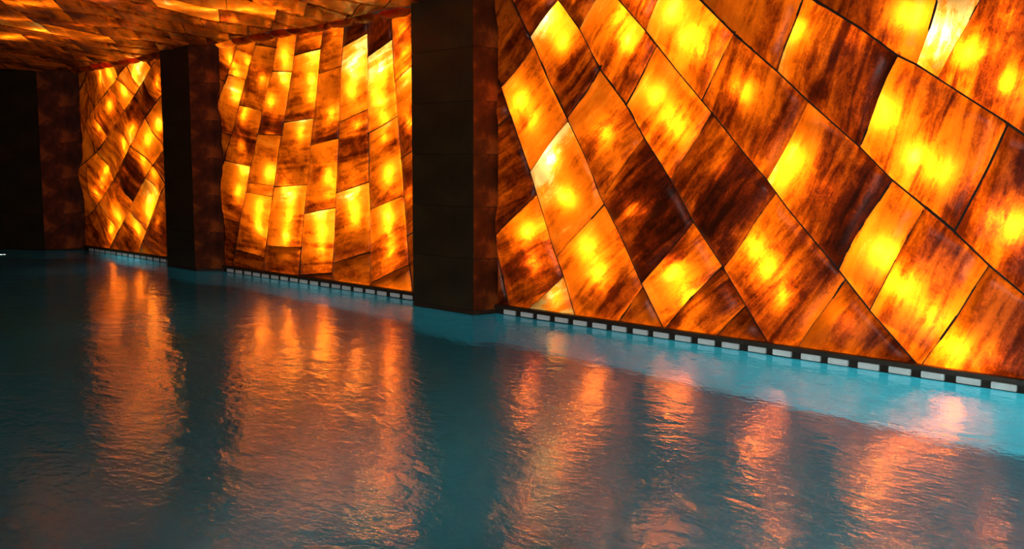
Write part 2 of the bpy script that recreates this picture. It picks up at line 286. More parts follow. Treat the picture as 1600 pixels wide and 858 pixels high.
LAMPS = [[-6.442, 2.947, 1.3], [-6.326, 2.746, 1.2], [-6.882, 2.188, 1.5], [-6.704, 2.003, 0.9], [-6.433, 1.627, 1.0], [-6.267, 1.236, 1.5], [-5.964, 0.73, 1.5], [-5.791, 0.524, 1.3], [-6.738, 0.86, 1.4], [-6.678, 0.584, 1.2], [-5.503, 2.666, 1.3], [-5.589, 2.865, 0.9], [-5.235, 2.168, 1.2], [-5.068, 1.953, 1.5], [-4.956, 1.85, 0.8], [-5.768, 1.841, 0.9], [-5.02, 2.851, 1.3], [-4.825, 2.626, 1.6], [-4.698, 2.525, 0.9], [-4.321, 2.159, 1.0], [-3.862, 1.583, 1.6], [-3.923, 1.456, 0.7], [-3.103, 1.916, 1.7], [-2.882, 1.601, 1.4], [-2.716, 1.496, 1.2], [-3.844, 2.575, 0.9], [-2.992, 2.611, 1.4], [-2.762, 2.431, 1.4], [-2.543, 2.3, 1.6], [-2.283, 2.078, 1.1], [-4.153, 0.86, 1.2], [-4.049, 0.682, 1.5], [-3.926, 0.487, 0.8], [-4.977, 0.62, 1.5], [-4.823, 0.43, 1.1], [-3.07, 0.895, 1.8], [-2.917, 0.663, 1.7], [-2.727, 0.459, 1.1], [-2.541, 0.232, 1.5], [-2.177, 1.1, 1.5], [-2.32, 1.19, 0.6], [-5.485, 1.153, 0.35], [-3.564, 1.335, 0.15], [-4.466, 1.506, 0.15], [-5.298, 1.13, 0.2], [-5.378, 3.001, 0.5], [-2.314, 2.516, 0.5], [-2.295, 0.203, 0.3], [-3.367, 0.353, 0.25], [-6.376, 0.238, 0.3], [-3.397, 2.485, 0.2], [-12.655, 3.054, 0.9], [-12.58, 2.874, 0.8], [-12.54, 2.548, 0.9], [-11.155, 2.968, 1.1], [-11.251, 2.712, 1.0], [-9.611, 2.716, 1.5], [-9.728, 2.461, 1.2], [-9.124, 2.587, 1.6], [-9.204, 2.356, 1.2], [-9.167, 2.12, 0.9], [-10.529, 2.942, 1.2], [-10.639, 2.674, 0.9], [-10.689, 2.436, 0.7], [-8.764, 3.067, 0.7], [-8.769, 2.862, 0.8], [-8.689, 2.603, 1.1], [-11.734, 1.45, 1.2], [-12.395, 1.465, 0.9], [-11.359, 1.254, 1.1], [-11.93, 0.963, 1.1], [-11.977, 0.739, 1.1], [-11.169, 1.096, 1.1], [-11.163, 0.858, 1.2], [-11.24, 0.616, 0.9], [-10.488, 0.923, 1.4], [-10.411, 0.706, 1.1], [-10.448, 0.473, 0.8], [-9.786, 1.049, 1.2], [-9.781, 0.907, 1.0], [-9.054, 0.935, 1.6], [-9.055, 0.783, 1], [-9.034, 0.542, 1.1], [-10.244, 1.416, 1.2], [-10.304, 1.213, 0.5], [-9.017, 1.446, 1.4], [-9.708, 1.287, 0.8], [-11.596, 2.395, 0.8], [-11.884, 2.757, 0.6], [-12.229, 2.997, 0.6], [-10.236, 2.175, 0.8], [-10.888, 1.951, 0.7], [-12.27, 2.248, 0.7], [-9.698, 2.039, 0.5], [-9.166, 1.874, 0.4], [-10.126, 3.185, 0.3], [-12.436, 1.88, 0.4], [-8.614, 1.245, 0.4], [-12.438, 1.176, 0.7], [-11.503, 2.092, 0.25], [-8.669, 2.043, 0.9], [-17.205, 3.1, 1.0], [-16.651, 3.144, 1.0], [-15.73, 3.042, 1.2], [-15.569, 3.208, 1.3], [-16.293, 2.829, 1.2], [-17.166, 2.242, 1.1], [-16.805, 2.595, 1.0], [-15.925, 2.144, 1.0], [-15.045, 2.192, 1.2], [-16.242, 1.895, 1.1], [-15.308, 1.972, 1.0], [-17.202, 1.439, 1.0], [-17.259, 1.258, 0.8], [-15.435, 0.953, 1.5], [-15.425, 0.807, 0.7], [-16.59, 0.703, 1.2], [-17.05, 0.425, 1.1], [-15.977, 0.496, 1.2], [-15.543, 1.675, 0.9], [-15.287, 1.436, 0.5], [-15.901, 2.494, 0.15], [-16.412, 1.453, 0.2], [-14.797, 2.838, 0.6], [-17.492, 1.085, 0.4], [-16.728, 0.766, 0.5], [-15.003, 0.616, 0.2]]
TONES = [[-6.981, 3.003, 0.45], [-7.105, 2.701, 0.4], [-7.0, 1.826, 0.35], [-6.941, 1.469, 0.35], [-7.072, 1.271, 0.4], [-6.973, 1.078, 0.3], [-6.749, 0.956, 0.6], [-6.647, 0.832, 0.45], [-7.009, 0.615, 0.3], [-6.553, 0.709, 0.3], [-6.968, 0.348, 0.3], [-6.456, 0.521, 0.35], [-6.551, 0.222, 0.8], [-7.082, 2.477, 0.45], [-6.901, 2.272, 0.6], [-6.735, 2.486, 0.45], [-6.577, 2.225, 0.5], [-6.811, 1.662, 0.6], [-6.435, 2.124, 0.5], [-6.652, 1.502, 1.05], [-6.347, 1.75, 1.0], [-6.22, 1.809, 0.85], [-6.188, 1.656, 0.55], [-6.467, 1.346, 0.75], [-6.268, 1.286, 0.7], [-5.997, 1.473, 0.5], [-5.964, 1.23, 0.45], [-6.152, 1.041, 0.65], [-5.857, 0.809, 0.6], [-6.274, 0.787, 0.6], [-5.641, 0.702, 0.5], [-6.196, 0.478, 0.5], [-5.61, 0.407, 0.35], [-5.953, 0.186, 0.45], [-5.443, 0.18, 0.55], [-5.635, 0.098, 0.4], [-6.841, 3.05, 0.35], [-6.588, 2.901, 0.85], [-6.378, 2.94, 0.65], [-6.332, 2.638, 0.5], [-6.605, 2.539, 0.35], [-6.111, 2.559, 0.35], [-5.922, 2.427, 0.3], [-6.311, 2.149, 0.3], [-6.253, 2.33, 0.35], [-5.956, 2.252, 0.65], [-6.104, 1.957, 0.6], [-5.808, 1.889, 0.5], [-5.532, 1.94, 0.35], [-5.432, 1.764, 0.3], [-5.871, 1.534, 0.4], [-5.639, 1.651, 0.4], [-5.947, 1.352, 0.45], [-5.716, 1.355, 0.35], [-5.559, 1.358, 0.15], [-5.36, 1.533, 0.12], [-5.449, 1.125, 0.25], [-5.642, 1.119, 0.22], [-5.142, 1.193, 0.08], [-5.012, 1.026, 0.08], [-5.338, 0.722, 0.1], [-5.299, 0.898, 0.2], [-4.997, 0.8, 0.12], [-4.933, 0.861, 0.6], [-5.116, 0.564, 0.65], [-4.954, 0.576, 0.6], [-4.739, 0.815, 0.5], [-4.615, 0.655, 0.5], [-4.766, 0.368, 0.5], [-5.042, 0.224, 0.35], [-4.529, 0.498, 0.3], [-4.641, 0.267, 0.3], [-4.335, 0.353, 0.4], [-4.324, 0.191, 0.35], [-6.215, 3.012, 0.5], [-6.142, 2.916, 0.45], [-5.943, 2.953, 0.75], [-5.843, 2.709, 0.4], [-5.467, 2.674, 0.6], [-5.377, 2.444, 0.35], [-5.68, 2.467, 0.4], [-5.264, 2.546, 0.3], [-5.535, 2.228, 0.35], [-5.24, 2.378, 0.6], [-5.473, 2.111, 0.6], [-5.134, 2.152, 0.6], [-4.924, 2.25, 0.5], [-4.782, 2.025, 0.4], [-5.165, 1.816, 0.3], [-4.966, 1.811, 0.55], [-4.996, 1.533, 0.5], [-4.646, 1.858, 0.2], [-4.796, 1.588, 0.4], [-4.555, 1.694, 0.45], [-4.646, 1.425, 0.35], [-4.348, 1.48, 0.08], [-4.463, 1.319, 0.06], [-4.723, 1.205, 0.15], [-4.531, 1.047, 0.08], [-4.337, 1.162, 0.12], [-4.252, 1.085, 0.25], [-4.165, 1.325, 0.12], [-4.494, 0.829, 0.1], [-4.3, 0.949, 0.65], [-4.043, 1.172, 0.6], [-4.128, 0.797, 0.6], [-3.885, 0.97, 0.35], [-3.769, 1.078, 0.45], [-3.592, 0.836, 0.25], [-3.658, 0.625, 0.2], [-3.827, 0.611, 0.35], [-4.289, 0.518, 0.3], [-4.15, 0.318, 0.3], [-3.933, 0.445, 0.45], [-3.846, 0.248, 0.3], [-3.54, 0.484, 0.6], [-3.57, 0.229, 0.6], [-3.315, 0.309, 0.45], [-3.107, 0.187, 0.35], [-3.462, 0.115, 0.45], [-5.477, 2.956, 0.3], [-5.291, 2.906, 0.3], [-5.158, 2.864, 0.7], [-5.031, 2.798, 0.75], [-4.89, 2.622, 0.6], [-5.089, 2.585, 0.45], [-4.774, 2.4, 0.4], [-4.817, 2.831, 0.5], [-4.513, 2.588, 0.4], [-4.651, 2.233, 0.35], [-4.451, 2.375, 0.3], [-4.26, 2.155, 0.5], [-4.396, 2.008, 0.3], [-4.071, 2.294, 0.4], [-4.586, 1.963, 0.25], [-4.268, 1.847, 0.25], [-4.082, 1.739, 0.45], [-3.918, 2.037, 0.35], [-4.128, 1.533, 0.55], [-3.832, 2.058, 0.4], [-3.778, 1.932, 0.65], [-3.965, 1.533, 0.7], [-3.838, 1.634, 0.6], [-3.654, 1.632, 0.45], [-3.549, 1.631, 0.25], [-3.616, 1.334, 0.25], [-3.714, 1.182, 0.3], [-3.45, 1.19, 0.12], [-3.316, 1.388, 0.12], [-3.221, 1.437, 0.12], [-3.426, 0.946, 0.12], [-3.595, 0.986, 0.25], [-3.127, 1.106, 0.7], [-3.06, 1.297, 0.55], [-3.27, 0.858, 0.6], [-2.895, 1.162, 0.5], [-2.975, 0.925, 0.6], [-3.124, 0.673, 0.5], [-2.84, 1.026, 0.35], [-2.976, 0.734, 0.6], [-2.75, 0.984, 0.3], [-2.617, 0.945, 0.3], [-2.527, 0.905, 0.35], [-2.789, 0.559, 0.55], [-2.604, 0.718, 0.4], [-2.87, 0.217, 0.45], [-2.7, 0.33, 0.45], [-2.327, 0.741, 0.55], [-2.526, 0.444, 0.55], [-2.548, 0.213, 0.6], [-2.263, 0.476, 0.5], [-2.132, 0.404, 0.35], [-2.242, 0.166, 0.35], [-4.639, 2.866, 0.55], [-4.413, 2.787, 0.6], [-4.156, 2.555, 0.35], [-4.052, 2.647, 0.3], [-4.281, 2.669, 0.6], [-3.867, 2.728, 0.85], [-3.905, 2.43, 0.75], [-3.779, 2.518, 0.5], [-3.615, 2.65, 0.35], [-3.637, 2.361, 0.3], [-3.445, 2.489, 0.18], [-3.151, 2.326, 0.15], [-3.586, 2.069, 0.15], [-3.38, 2.153, 0.22], [-3.283, 2.007, 0.25], [-3.537, 1.971, 0.12], [-3.346, 1.821, 0.3], [-3.068, 2.226, 0.55], [-3.135, 2.047, 0.85], [-3.245, 1.818, 0.7], [-2.949, 2.173, 0.4], [-2.993, 1.811, 0.55], [-2.809, 2.03, 0.35], [-2.708, 1.891, 0.3], [-2.891, 1.624, 0.65], [-2.663, 1.622, 0.6], [-2.484, 1.881, 0.4], [-2.358, 1.791, 0.35], [-2.572, 1.487, 0.5], [-2.738, 1.35, 0.4], [-2.553, 1.264, 0.25], [-3.032, 1.532, 0.4], [-2.319, 1.618, 0.4], [-2.194, 1.532, 0.25], [-2.27, 1.358, 0.25], [-2.433, 1.355, 0.35], [-2.182, 1.143, 0.6], [-2.343, 1.181, 0.5], [-2.41, 1.001, 0.4], [-2.196, 0.926, 0.3], [-3.63, 2.75, 0.4], [-3.415, 2.677, 0.25], [-3.264, 2.614, 0.3], [-3.082, 2.642, 0.65], [-3.119, 2.463, 0.35], [-2.941, 2.493, 0.7], [-2.904, 2.625, 0.75], [-2.938, 2.309, 0.7], [-2.81, 2.526, 0.82], [-2.685, 2.602, 0.8], [-2.842, 2.256, 0.75], [-2.696, 2.334, 0.7], [-2.588, 2.503, 0.35], [-2.727, 2.203, 0.35], [-2.523, 2.32, 0.75], [-2.462, 2.533, 0.4], [-2.297, 2.557, 0.3], [-2.594, 2.15, 0.3], [-2.423, 2.139, 0.35], [-2.292, 2.087, 0.5], [-2.237, 2.297, 0.4], [-2.317, 1.917, 0.4], [-8.733, 3.121, 0.35], [-8.76, 2.912, 0.4], [-8.733, 2.729, 0.35], [-8.733, 2.62, 0.25], [-8.645, 2.543, 0.7], [-8.665, 2.33, 0.65], [-8.678, 2.152, 0.5], [-8.669, 2.043, 0.35], [-8.798, 1.829, 0.25], [-8.704, 1.791, 0.25], [-8.657, 1.535, 0.45], [-8.614, 1.317, 0.3], [-8.643, 1.025, 0.4], [-8.705, 0.65, 0.6], [-9.261, 3.176, 0.12], [-9.228, 3.024, 0.15], [-9.327, 2.92, 0.2], [-9.092, 2.828, 0.8], [-9.19, 2.65, 0.95], [-9.003, 2.564, 0.8], [-8.969, 2.381, 0.45], [-9.204, 2.356, 0.8], [-9.327, 2.178, 0.7], [-9.164, 2.135, 0.5], [-9.299, 2.027, 0.35], [-9.166, 1.874, 0.6], [-9.269, 1.725, 0.65], [-9.027, 1.796, 0.4], [-9.32, 1.574, 0.4], [-9.048, 1.461, 0.65], [-9.16, 1.348, 0.6], [-9.237, 1.233, 0.45], [-8.994, 1.163, 0.35], [-9.165, 1.006, 0.65], [-9.094, 0.782, 0.65], [-9.271, 0.62, 0.5], [-9.036, 0.557, 0.55], [-8.908, 0.79, 0.35], [-8.868, 0.566, 0.3], [-9.242, 0.316, 0.3], [-9.14, 0.475, 0.35], [-9.007, 0.256, 0.6], [-8.777, 0.274, 0.55], [-9.836, 3.197, 0.15], [-9.649, 3.141, 0.12], [-9.83, 3.066, 0.2], [-9.601, 2.945, 0.85], [-9.773, 2.844, 0.8], [-9.614, 2.679, 1], [-9.493, 2.633, 0.7], [-9.835, 2.581, 0.6], [-9.719, 2.498, 0.75], [-9.514, 2.448, 0.55], [-9.904, 2.239, 0.65], [-9.679, 2.267, 0.65], [-9.535, 2.298, 0.45], [-9.763, 2.118, 0.45], [-9.832, 2.004, 0.4], [-9.594, 2.036, 0.4], [-9.761, 1.847, 0.25], [-9.868, 1.77, 0.25], [-9.546, 1.689, 0.18], [-9.777, 1.614, 0.35], [-9.621, 1.459, 0.4], [-9.889, 1.379, 0.35], [-9.723, 1.279, 0.85], [-9.951, 1.18, 0.7], [-9.77, 0.986, 0.7], [-9.967, 0.9, 0.45], [-9.722, 0.869, 0.5], [-9.886, 0.665, 0.4], [-9.653, 0.599, 0.35], [-9.898, 0.467, 0.3], [-9.836, 0.351, 0.5], [-9.626, 0.405, 0.6], [-9.936, 0.222, 0.5], [-9.515, 0.255, 0.35], [-10.219, 3.194, 0.4], [-10.131, 3.029, 0.45], [-10.26, 2.883, 0.45], [-10.123, 2.717, 0.35], [-10.213, 2.567, 0.5], [-10.172, 2.448, 0.6], [-10.402, 2.421, 0.5], [-10.29, 2.257, 0.5], [-10.501, 2.266, 0.4], [-10.179, 2.093, 0.55], [-10.361, 1.978, 0.25], [-10.14, 1.933, 0.2], [-10.194, 1.791, 0.6], [-10.404, 1.698, 0.5], [-10.416, 1.577, 0.4], [-10.184, 1.496, 0.6], [-10.459, 1.292, 0.45], [-10.315, 1.294, 0.5], [-10.574, 1.044, 0.4], [-10.476, 0.883, 0.75], [-10.414, 0.64, 0.65], [-10.577, 0.632, 0.45], [-10.267, 0.565, 0.4], [-10.495, 0.345, 0.35], [-10.657, 0.208, 0.35], [-10.728, 3.119, 0.35], [-10.542, 3.184, 0.35], [-10.782, 3.018, 0.35], [-10.568, 2.945, 0.8], [-10.817, 2.764, 0.55], [-10.611, 2.672, 0.7], [-11.057, 2.537, 0.5], [-10.777, 2.359, 0.55], [-11.127, 2.291, 0.45], [-10.772, 2.154, 0.35], [-10.899, 2.092, 0.85], [-10.96, 1.953, 0.6], [-11.159, 1.999, 0.6], [-10.856, 1.785, 0.5], [-11.196, 1.748, 0.45], [-11.063, 1.579, 0.4], [-11.422, 1.494, 0.4], [-10.967, 1.411, 0.35], [-11.461, 1.296, 0.4], [-11.308, 1.229, 0.9], [-11.125, 0.945, 0.7], [-11.356, 0.937, 0.5], [-10.898, 0.868, 0.4], [-11.278, 0.639, 0.6], [-11.583, 0.579, 0.45], [-11.03, 0.482, 0.35], [-11.423, 0.326, 0.4], [-11.756, 0.126, 0.35], [-11.195, 0.254, 0.35], [-11.075, 3.108, 0.5], [-11.174, 2.953, 0.65], [-11.285, 2.839, 0.6], [-11.298, 2.757, 0.9], [-11.404, 2.639, 0.5], [-11.597, 2.652, 0.4], [-11.264, 2.548, 0.65], [-11.64, 2.397, 0.4], [-11.353, 2.342, 0.55], [-11.607, 2.181, 0.25], [-11.364, 2.13, 0.3], [-11.741, 2.056, 0.2], [-11.423, 2.005, 0.2], [-11.598, 1.881, 0.6], [-11.739, 1.754, 0.6], [-11.866, 1.669, 0.5], [-11.743, 1.581, 0.75], [-11.985, 1.405, 0.6], [-11.817, 1.362, 0.45], [-11.943, 1.246, 0.65], [-11.944, 1.007, 0.65], [-12.185, 0.911, 0.5], [-11.959, 0.74, 0.65], [-12.271, 0.635, 0.35], [-11.96, 0.559, 0.45], [-12.42, 0.397, 0.3], [-12.333, 0.31, 0.5], [-12.36, 0.127, 0.4], [-11.579, 3.221, 0.5], [-11.753, 3.127, 0.7], [-11.59, 2.987, 0.55], [-11.99, 2.935, 0.35], [-11.78, 2.793, 0.6], [-12.153, 2.688, 0.25], [-11.93, 2.499, 0.45], [-12.302, 2.519, 0.35], [-12.179, 2.441, 0.4], [-12.112, 2.331, 0.65], [-12.269, 2.16, 0.55], [-12.013, 2.108, 0.5], [-12.231, 2.0, 0.12], [-12.414, 2.032, 0.15], [-12.398, 1.853, 0.6], [-12.646, 1.721, 0.45], [-12.119, 1.803, 0.3], [-12.3, 1.627, 0.3], [-12.483, 1.538, 0.8], [-12.642, 1.446, 0.6], [-12.362, 1.312, 0.65], [-12.789, 1.308, 0.5], [-12.642, 1.081, 0.3], [-12.371, 1.132, 0.6], [-12.761, 0.94, 0.35], [-12.807, 0.704, 0.4], [-12.899, 0.418, 0.35], [-12.187, 3.165, 0.55], [-12.455, 2.971, 0.65], [-12.173, 2.993, 0.45], [-12.646, 2.896, 0.5], [-12.62, 2.714, 0.75], [-12.665, 2.535, 0.7], [-12.458, 2.66, 0.5], [-12.824, 2.361, 0.5], [-12.629, 2.263, 0.35], [-12.984, 2.139, 0.25], [-12.95, 1.955, 0.5], [-12.768, 3.168, 0.45], [-12.602, 3.085, 0.6], [-12.951, 2.96, 0.3], [-12.792, 2.95, 0.5], [-13.009, 2.736, 0.6], [-15.95, 2.603, 0.12], [-15.278, 2.768, 0.2], [-16.06, 1.593, 0.08], [-16.212, 1.27, 0.12], [-16.403, 1.486, 0.1], [-15.454, 0.911, 0.75], [-15.245, 0.76, 0.5], [-15.609, 0.642, 0.5], [-16.095, 3.13, 0.7], [-15.643, 3.203, 0.75], [-16.076, 2.869, 0.6], [-16.539, 3.105, 0.65], [-17.319, 3.109, 0.55], [-17.697, 2.91, 0.4], [-15.913, 2.069, 0.55], [-16.461, 2.245, 0.4], [-16.343, 2.405, 0.25], [-17.008, 2.648, 0.4], [-16.736, 2.417, 0.3], [-17.345, 1.484, 0.45], [-17.034, 1.653, 0.55], [-17.455, 1.256, 0.35], [-16.401, 0.777, 0.5], [-16.841, 0.592, 0.6], [-16.683, 0.935, 0.3], [-17.224, 0.293, 0.35], [-17.108, 0.411, 0.6], [-17.745, 0.498, 0.3], [-17.662, 0.154, 0.25], [-16.395, 0.278, 0.35], [-15.953, 0.519, 0.65], [-16.576, 0.103, 0.3], [-15.454, 0.17, 0.65], [-15.114, 0.508, 0.3], [-14.931, 0.413, 0.25], [-14.994, 2.252, 0.75], [-15.193, 2.463, 0.45], [-15.308, 2.003, 0.6], [-15.505, 1.851, 0.45], [-15.777, 1.698, 0.3], [-14.928, 1.437, 0.3], [-15.075, 1.539, 0.45], [-15.435, 1.643, 0.5], [-17.323, 2.158, 0.45], [-17.112, 2.318, 0.4], [-17.578, 2.053, 0.35], [-14.994, 1.998, 0.35]]
CEILING_LAMPS = [[-12.44, 4.09, 1], [-13.16, 4.64, 1.2], [-13.32, 4.88, 0.9], [-14.17, 4.58, 1.2], [-12.19, 4.81, 0.8], [-12.01, 5.2, 0.8], [-10.55, 5.77, 1.4], [-10.67, 5.92, 1.2], [-10.07, 5.36, 1.1], [-10.05, 5.14, 0.7], [-9.81, 5.66, 1.4], [-9.93, 5.85, 0.8], [-10.45, 4.25, 1.3], [-11.11, 3.72, 0.9], [-11.01, 3.88, 0.6], [-9.92, 6.05, 0.7], [-10.38, 4.93, 0.7], [-14.1, 4.82, 0.6], [-13.21, 5.85, 0.6], [-13.24, 5.47, 0.6], [-9.32, 5.57, 0.9], [-9.93, 4.86, 0.6], [-13.68, 5.22, 0.5]]


def wave(s, z):
    """the wall face swells and sinks by a few centimetres"""
    f = min(max((z - .09) / .35, 0), 1)
    f = f * f * (3 - 2 * f) * (1 + .7 * min(max((-10.5 - s) / 4, 0), 1))
    P2 = 2 * math.pi
    return f * (.030 * math.sin(P2 * (z * .85 + s * .22) + .6) + .016 * math.sin(P2 * (s * .52 - z * .41) + 1.3) + .009 * math.sin(P2 * (z * 1.8 - s * .75) + .2))
def ceiling_wave(x, y):
    P2 = 2 * math.pi
    return .014 * math.sin(P2 * (x * .35 + y * .55)) + .010 * math.sin(P2 * (x * .9 - y * .2) + .7)

def slab(name, poly, xdir, place, disp, parent, tones, cell=.15):
    """one stone slab. poly in plane coordinates; place(u, v, out) -> world; xdir = layering direction in the plane"""
    c = centroid(poly)
    ux = Vector(xdir).normalized()
    uy = Vector((-ux.y, ux.x))
    o3, ax, ay, az = place(c[0], c[1], 0), place(c[0] + ux.x, c[1] + ux.y, 0), place(c[0] + uy.x, c[1] + uy.y, 0), place(c[0], c[1], 1)
    ax, ay, az = (ax - o3).normalized(), (ay - o3).normalized(), (az - o3).normalized()
    M = Matrix(((ax.x, ay.x, az.x, o3.x), (ax.y, ay.y, az.y, o3.y), (ax.z, ay.z, az.z, o3.z), (0, 0, 0, 1)))
    tilt = (random.uniform(-.008, .008), random.uniform(-.008, .008), random.uniform(-.002, .004))
    bm = bmesh.new()
    loc = []
    for q in poly:
        d = Vector((q[0] - c[0], q[1] - c[1]))
        loc.append((d.dot(ux), d.dot(uy)))
    vs_ = [bm.verts.new((a, b, 0)) for a, b in loc]
    bm.faces.new(vs_)
    bmesh.ops.remove_doubles(bm, verts=bm.verts, dist=.002)
    for axis in (0, 1):
        lo, hi = min(q[axis] for q in loc), max(q[axis] for q in loc)
        n = max(1, int(round((hi - lo) / cell)))
        for k in range(1, n):
            co = [0, 0, 0]; no = [0, 0, 0]
            co[axis] = lo + (hi - lo) * k / n; no[axis] = 1
            bmesh.ops.bisect_plane(bm, geom=bm.verts[:] + bm.edges[:] + bm.faces[:], dist=1e-4, plane_co=co, plane_no=no)
    def lift(drop, verts):
        for v in verts:
            u, w = c[0] + v.co.x * ux.x + v.co.y * uy.x, c[1] + v.co.x * ux.y + v.co.y * uy.y
            v.co.z = disp(u, w) + tilt[0] * v.co.x + tilt[1] * v.co.y + tilt[2] - drop
    front = bm.faces[:]
    bmesh.ops.inset_region(bm, faces=front, thickness=.006, depth=0, use_even_offset=True)
    edge_vs = {v for e in bm.edges if e.is_boundary for v in e.verts}
    lift(0, bm.verts)
    for v in edge_vs:
        v.co.z -= .006
    ex = bmesh.ops.extrude_edge_only(bm, edges=[e for e in bm.edges if e.is_boundary])
    for v in ex['geom']:
        if isinstance(v, bmesh.types.BMVert):
            v.co.z -= .024
    for f in bm.faces:
        f.smooth = f in front
    bmesh.ops.recalc_face_normals(bm, faces=bm.faces)
    if front and front[0].is_valid and front[0].normal.z < 0:
        bmesh.ops.reverse_faces(bm, faces=bm.faces)
    me = bpy.data.meshes.new(name)
    bm.to_mesh(me)
    bm.free()
    density(me, [(Vector((q[0] - c[0], q[1] - c[1])).dot(ux), Vector((q[0] - c[0], q[1] - c[1])).dot(uy), q[2]) for q in tones])
    o = link(name, me, ONYX, parent, M)
    o.color = (1, random.random(), 0, 1)
    return o
def density(me, pts):
    """how clear the stone is at each place of the slab: blended between the given places"""
    at = me.attributes.new('clearness', 'FLOAT', 'POINT')
    for v, a in zip(me.vertices, at.data):
        ws = wt = 0.0
        for x, y, t in pts:
            w = 1 / (.0012 + (v.co.x - x) ** 2 * .35 + (v.co.y - y) ** 2) ** 1.5
            ws += w
            wt += w * t
        a.value = wt / ws

def ribbon(name, line, width, place, disp, front, back, parent, step=.2):
    """mortar lying in a joint: follows the wall face, set back from it"""
    pts = []
    for a, b in zip(line, line[1:]):
        a, b = Vector(a), Vector(b)
        n = max(1, int((b - a).length / step))
        pts += [a + (b - a) * k / n for k in range(n)]
    pts.append(Vector(line[-1]))
    bm = bmesh.new()
    rings = []
    c = pts[len(pts) // 2]
    org = place(c.x, c.y, 0)
    for i, q in enumerate(pts):
        t = (pts[min(i + 1, len(pts) - 1)] - pts[max(i - 1, 0)]).normalized()
        n = Vector((-t.y, t.x)) * width / 2
        w = disp(q.x, q.y)
        rings.append([bm.verts.new(place(q.x + s * n.x, q.y + s * n.y, w - d) - org) for s, d in ((-1, front), (1, front), (1, back), (-1, back))])
    for r0, r1 in zip(rings, rings[1:]):
        for k in range(4):
            bm.faces.new((r0[k], r0[(k + 1) % 4], r1[(k + 1) % 4], r1[k]))
    bm.faces.new(rings[0]); bm.faces.new(rings[-1][::-1])
    return link(name, from_bm(name, bm), JOINT, parent, Matrix.Translation(org))

def clip_line(line, r):
    """longest run of the polyline inside the rectangle"""
    res = []
    for a, b in zip(line, line[1:]):
        t0, t1 = 0.0, 1.0
        ok = True
        for ax_, lo, hi in ((0, r[0], r[1]), (1, r[2], r[3])):
            d = b[ax_] - a[ax_]
            if abs(d) < 1e-9:
                ok &= lo <= a[ax_] <= hi
                continue
            u, v = (lo - a[ax_]) / d, (hi - a[ax_]) / d
            t0, t1 = max(t0, min(u, v)), min(t1, max(u, v))
        if ok and t0 < t1:
            p, q = (a[0] + (b[0] - a[0]) * t0, a[1] + (b[1] - a[1]) * t0), (a[0] + (b[0] - a[0]) * t1, a[1] + (b[1] - a[1]) * t1)
            if not res:
                res.append(p)
            res.append(q)
    return res

CROSS_GAP = .006
def clad(rect, joints, crosses, place, disp, parent, cross_dir, tones, pitch, maxlen, name='stone_slab', spread=(.33, .60), GAP=.014):
    """stone slabs between long joints, cut by cross joints; mortar in both"""
    joints = [extend(downward(j), 6) for j in joints]
    first = min(crosses) if crosses else 0
    span = len(joints)
    before = [shift(joints[0], -pitch * k) for k in (4, 3, 2, 1)]
    after = [shift(joints[-1], pitch * k) for k in range(1, 8)]
    lines = before + joints + after
    made = []
    def cut_len(poly, d):
        t = Vector((-d.y, d.x))
        v = [q[0] * t.x + q[1] * t.y for q in poly]
        return min(v), max(v), t
    for i in range(len(lines) - 1):
        A, B = shift(lines[i], GAP / 2), shift(lines[i + 1], -GAP / 2)
        poly = clip_rect(A + B[::-1], rect)
        if len(poly) < 3:
            continue
        idx = i - len(before)
        pieces = [poly]
        cr = crosses.get(idx, [])
        for a, b in cr:
            a, b = Vector(a), Vector(b)
            d = (b - a).normalized()
            n = (-d.y, d.x)
            nxt = []
            for q in pieces:
                u, v = half(q, a, n, CROSS_GAP / 2), half(q, a, (-n[0], -n[1]), CROSS_GAP / 2)
                nxt += [w for w in (u, v) if len(w) > 2 and area(w) > .0015]
            pieces = nxt
            ln = clip_line([tuple(a - d * .03), tuple(b + d * .03)], rect)
            if len(ln) > 1:
                ribbon('joint_strip', ln, .016, place, disp, .007, .016, parent)
        dd = Vector(cr[0][1]) - Vector(cr[0][0]) if cr else Vector(cross_dir)
        if dd.x < 0:
            dd = -dd
        dd.normalize()
        todo = pieces
        pieces = []
        while todo:
            q = todo.pop()
            lo, hi, t = cut_len(q, dd)
            if hi - lo > maxlen:
                m = lo + (hi - lo) * random.uniform(.4, .6)
                p = t * m
                u, v = half(q, p, t, CROSS_GAP / 2), half(q, p, -t, CROSS_GAP / 2)
                todo += [w for w in (u, v) if len(w) > 2 and area(w) > .0015]
            else:
                pieces.append(q)
        for q in pieces:
            q2 = []
            for pt in q:
                if not q2 or (Vector(pt) - Vector(q2[-1])).length > .004:
                    q2.append(pt)
            if len(q2) < 3 or area(q2) < .0015:
                continue
            made.append((q2, dd))
    def inside(poly, p):
        r = False
        for a, b in zip(poly, poly[1:] + poly[:1]):
            if (a[1] > p[1]) != (b[1] > p[1]) and p[0] < a[0] + (p[1] - a[1]) * (b[0] - a[0]) / (b[1] - a[1]):
                r = not r
        return r
    for q, dd in made:
        mine = [p for p in tones if inside(q, p)]
        if not mine:
            mine = [(*centroid(q), random.uniform(*spread))]
        slab(name, q, dd, place, disp, parent, mine)
    for ln in lines:
        run = clip_line(ln, rect)
        if len(run) > 1:
            ribbon('joint_strip', run, GAP + .012, place, disp, .010, .022, parent)

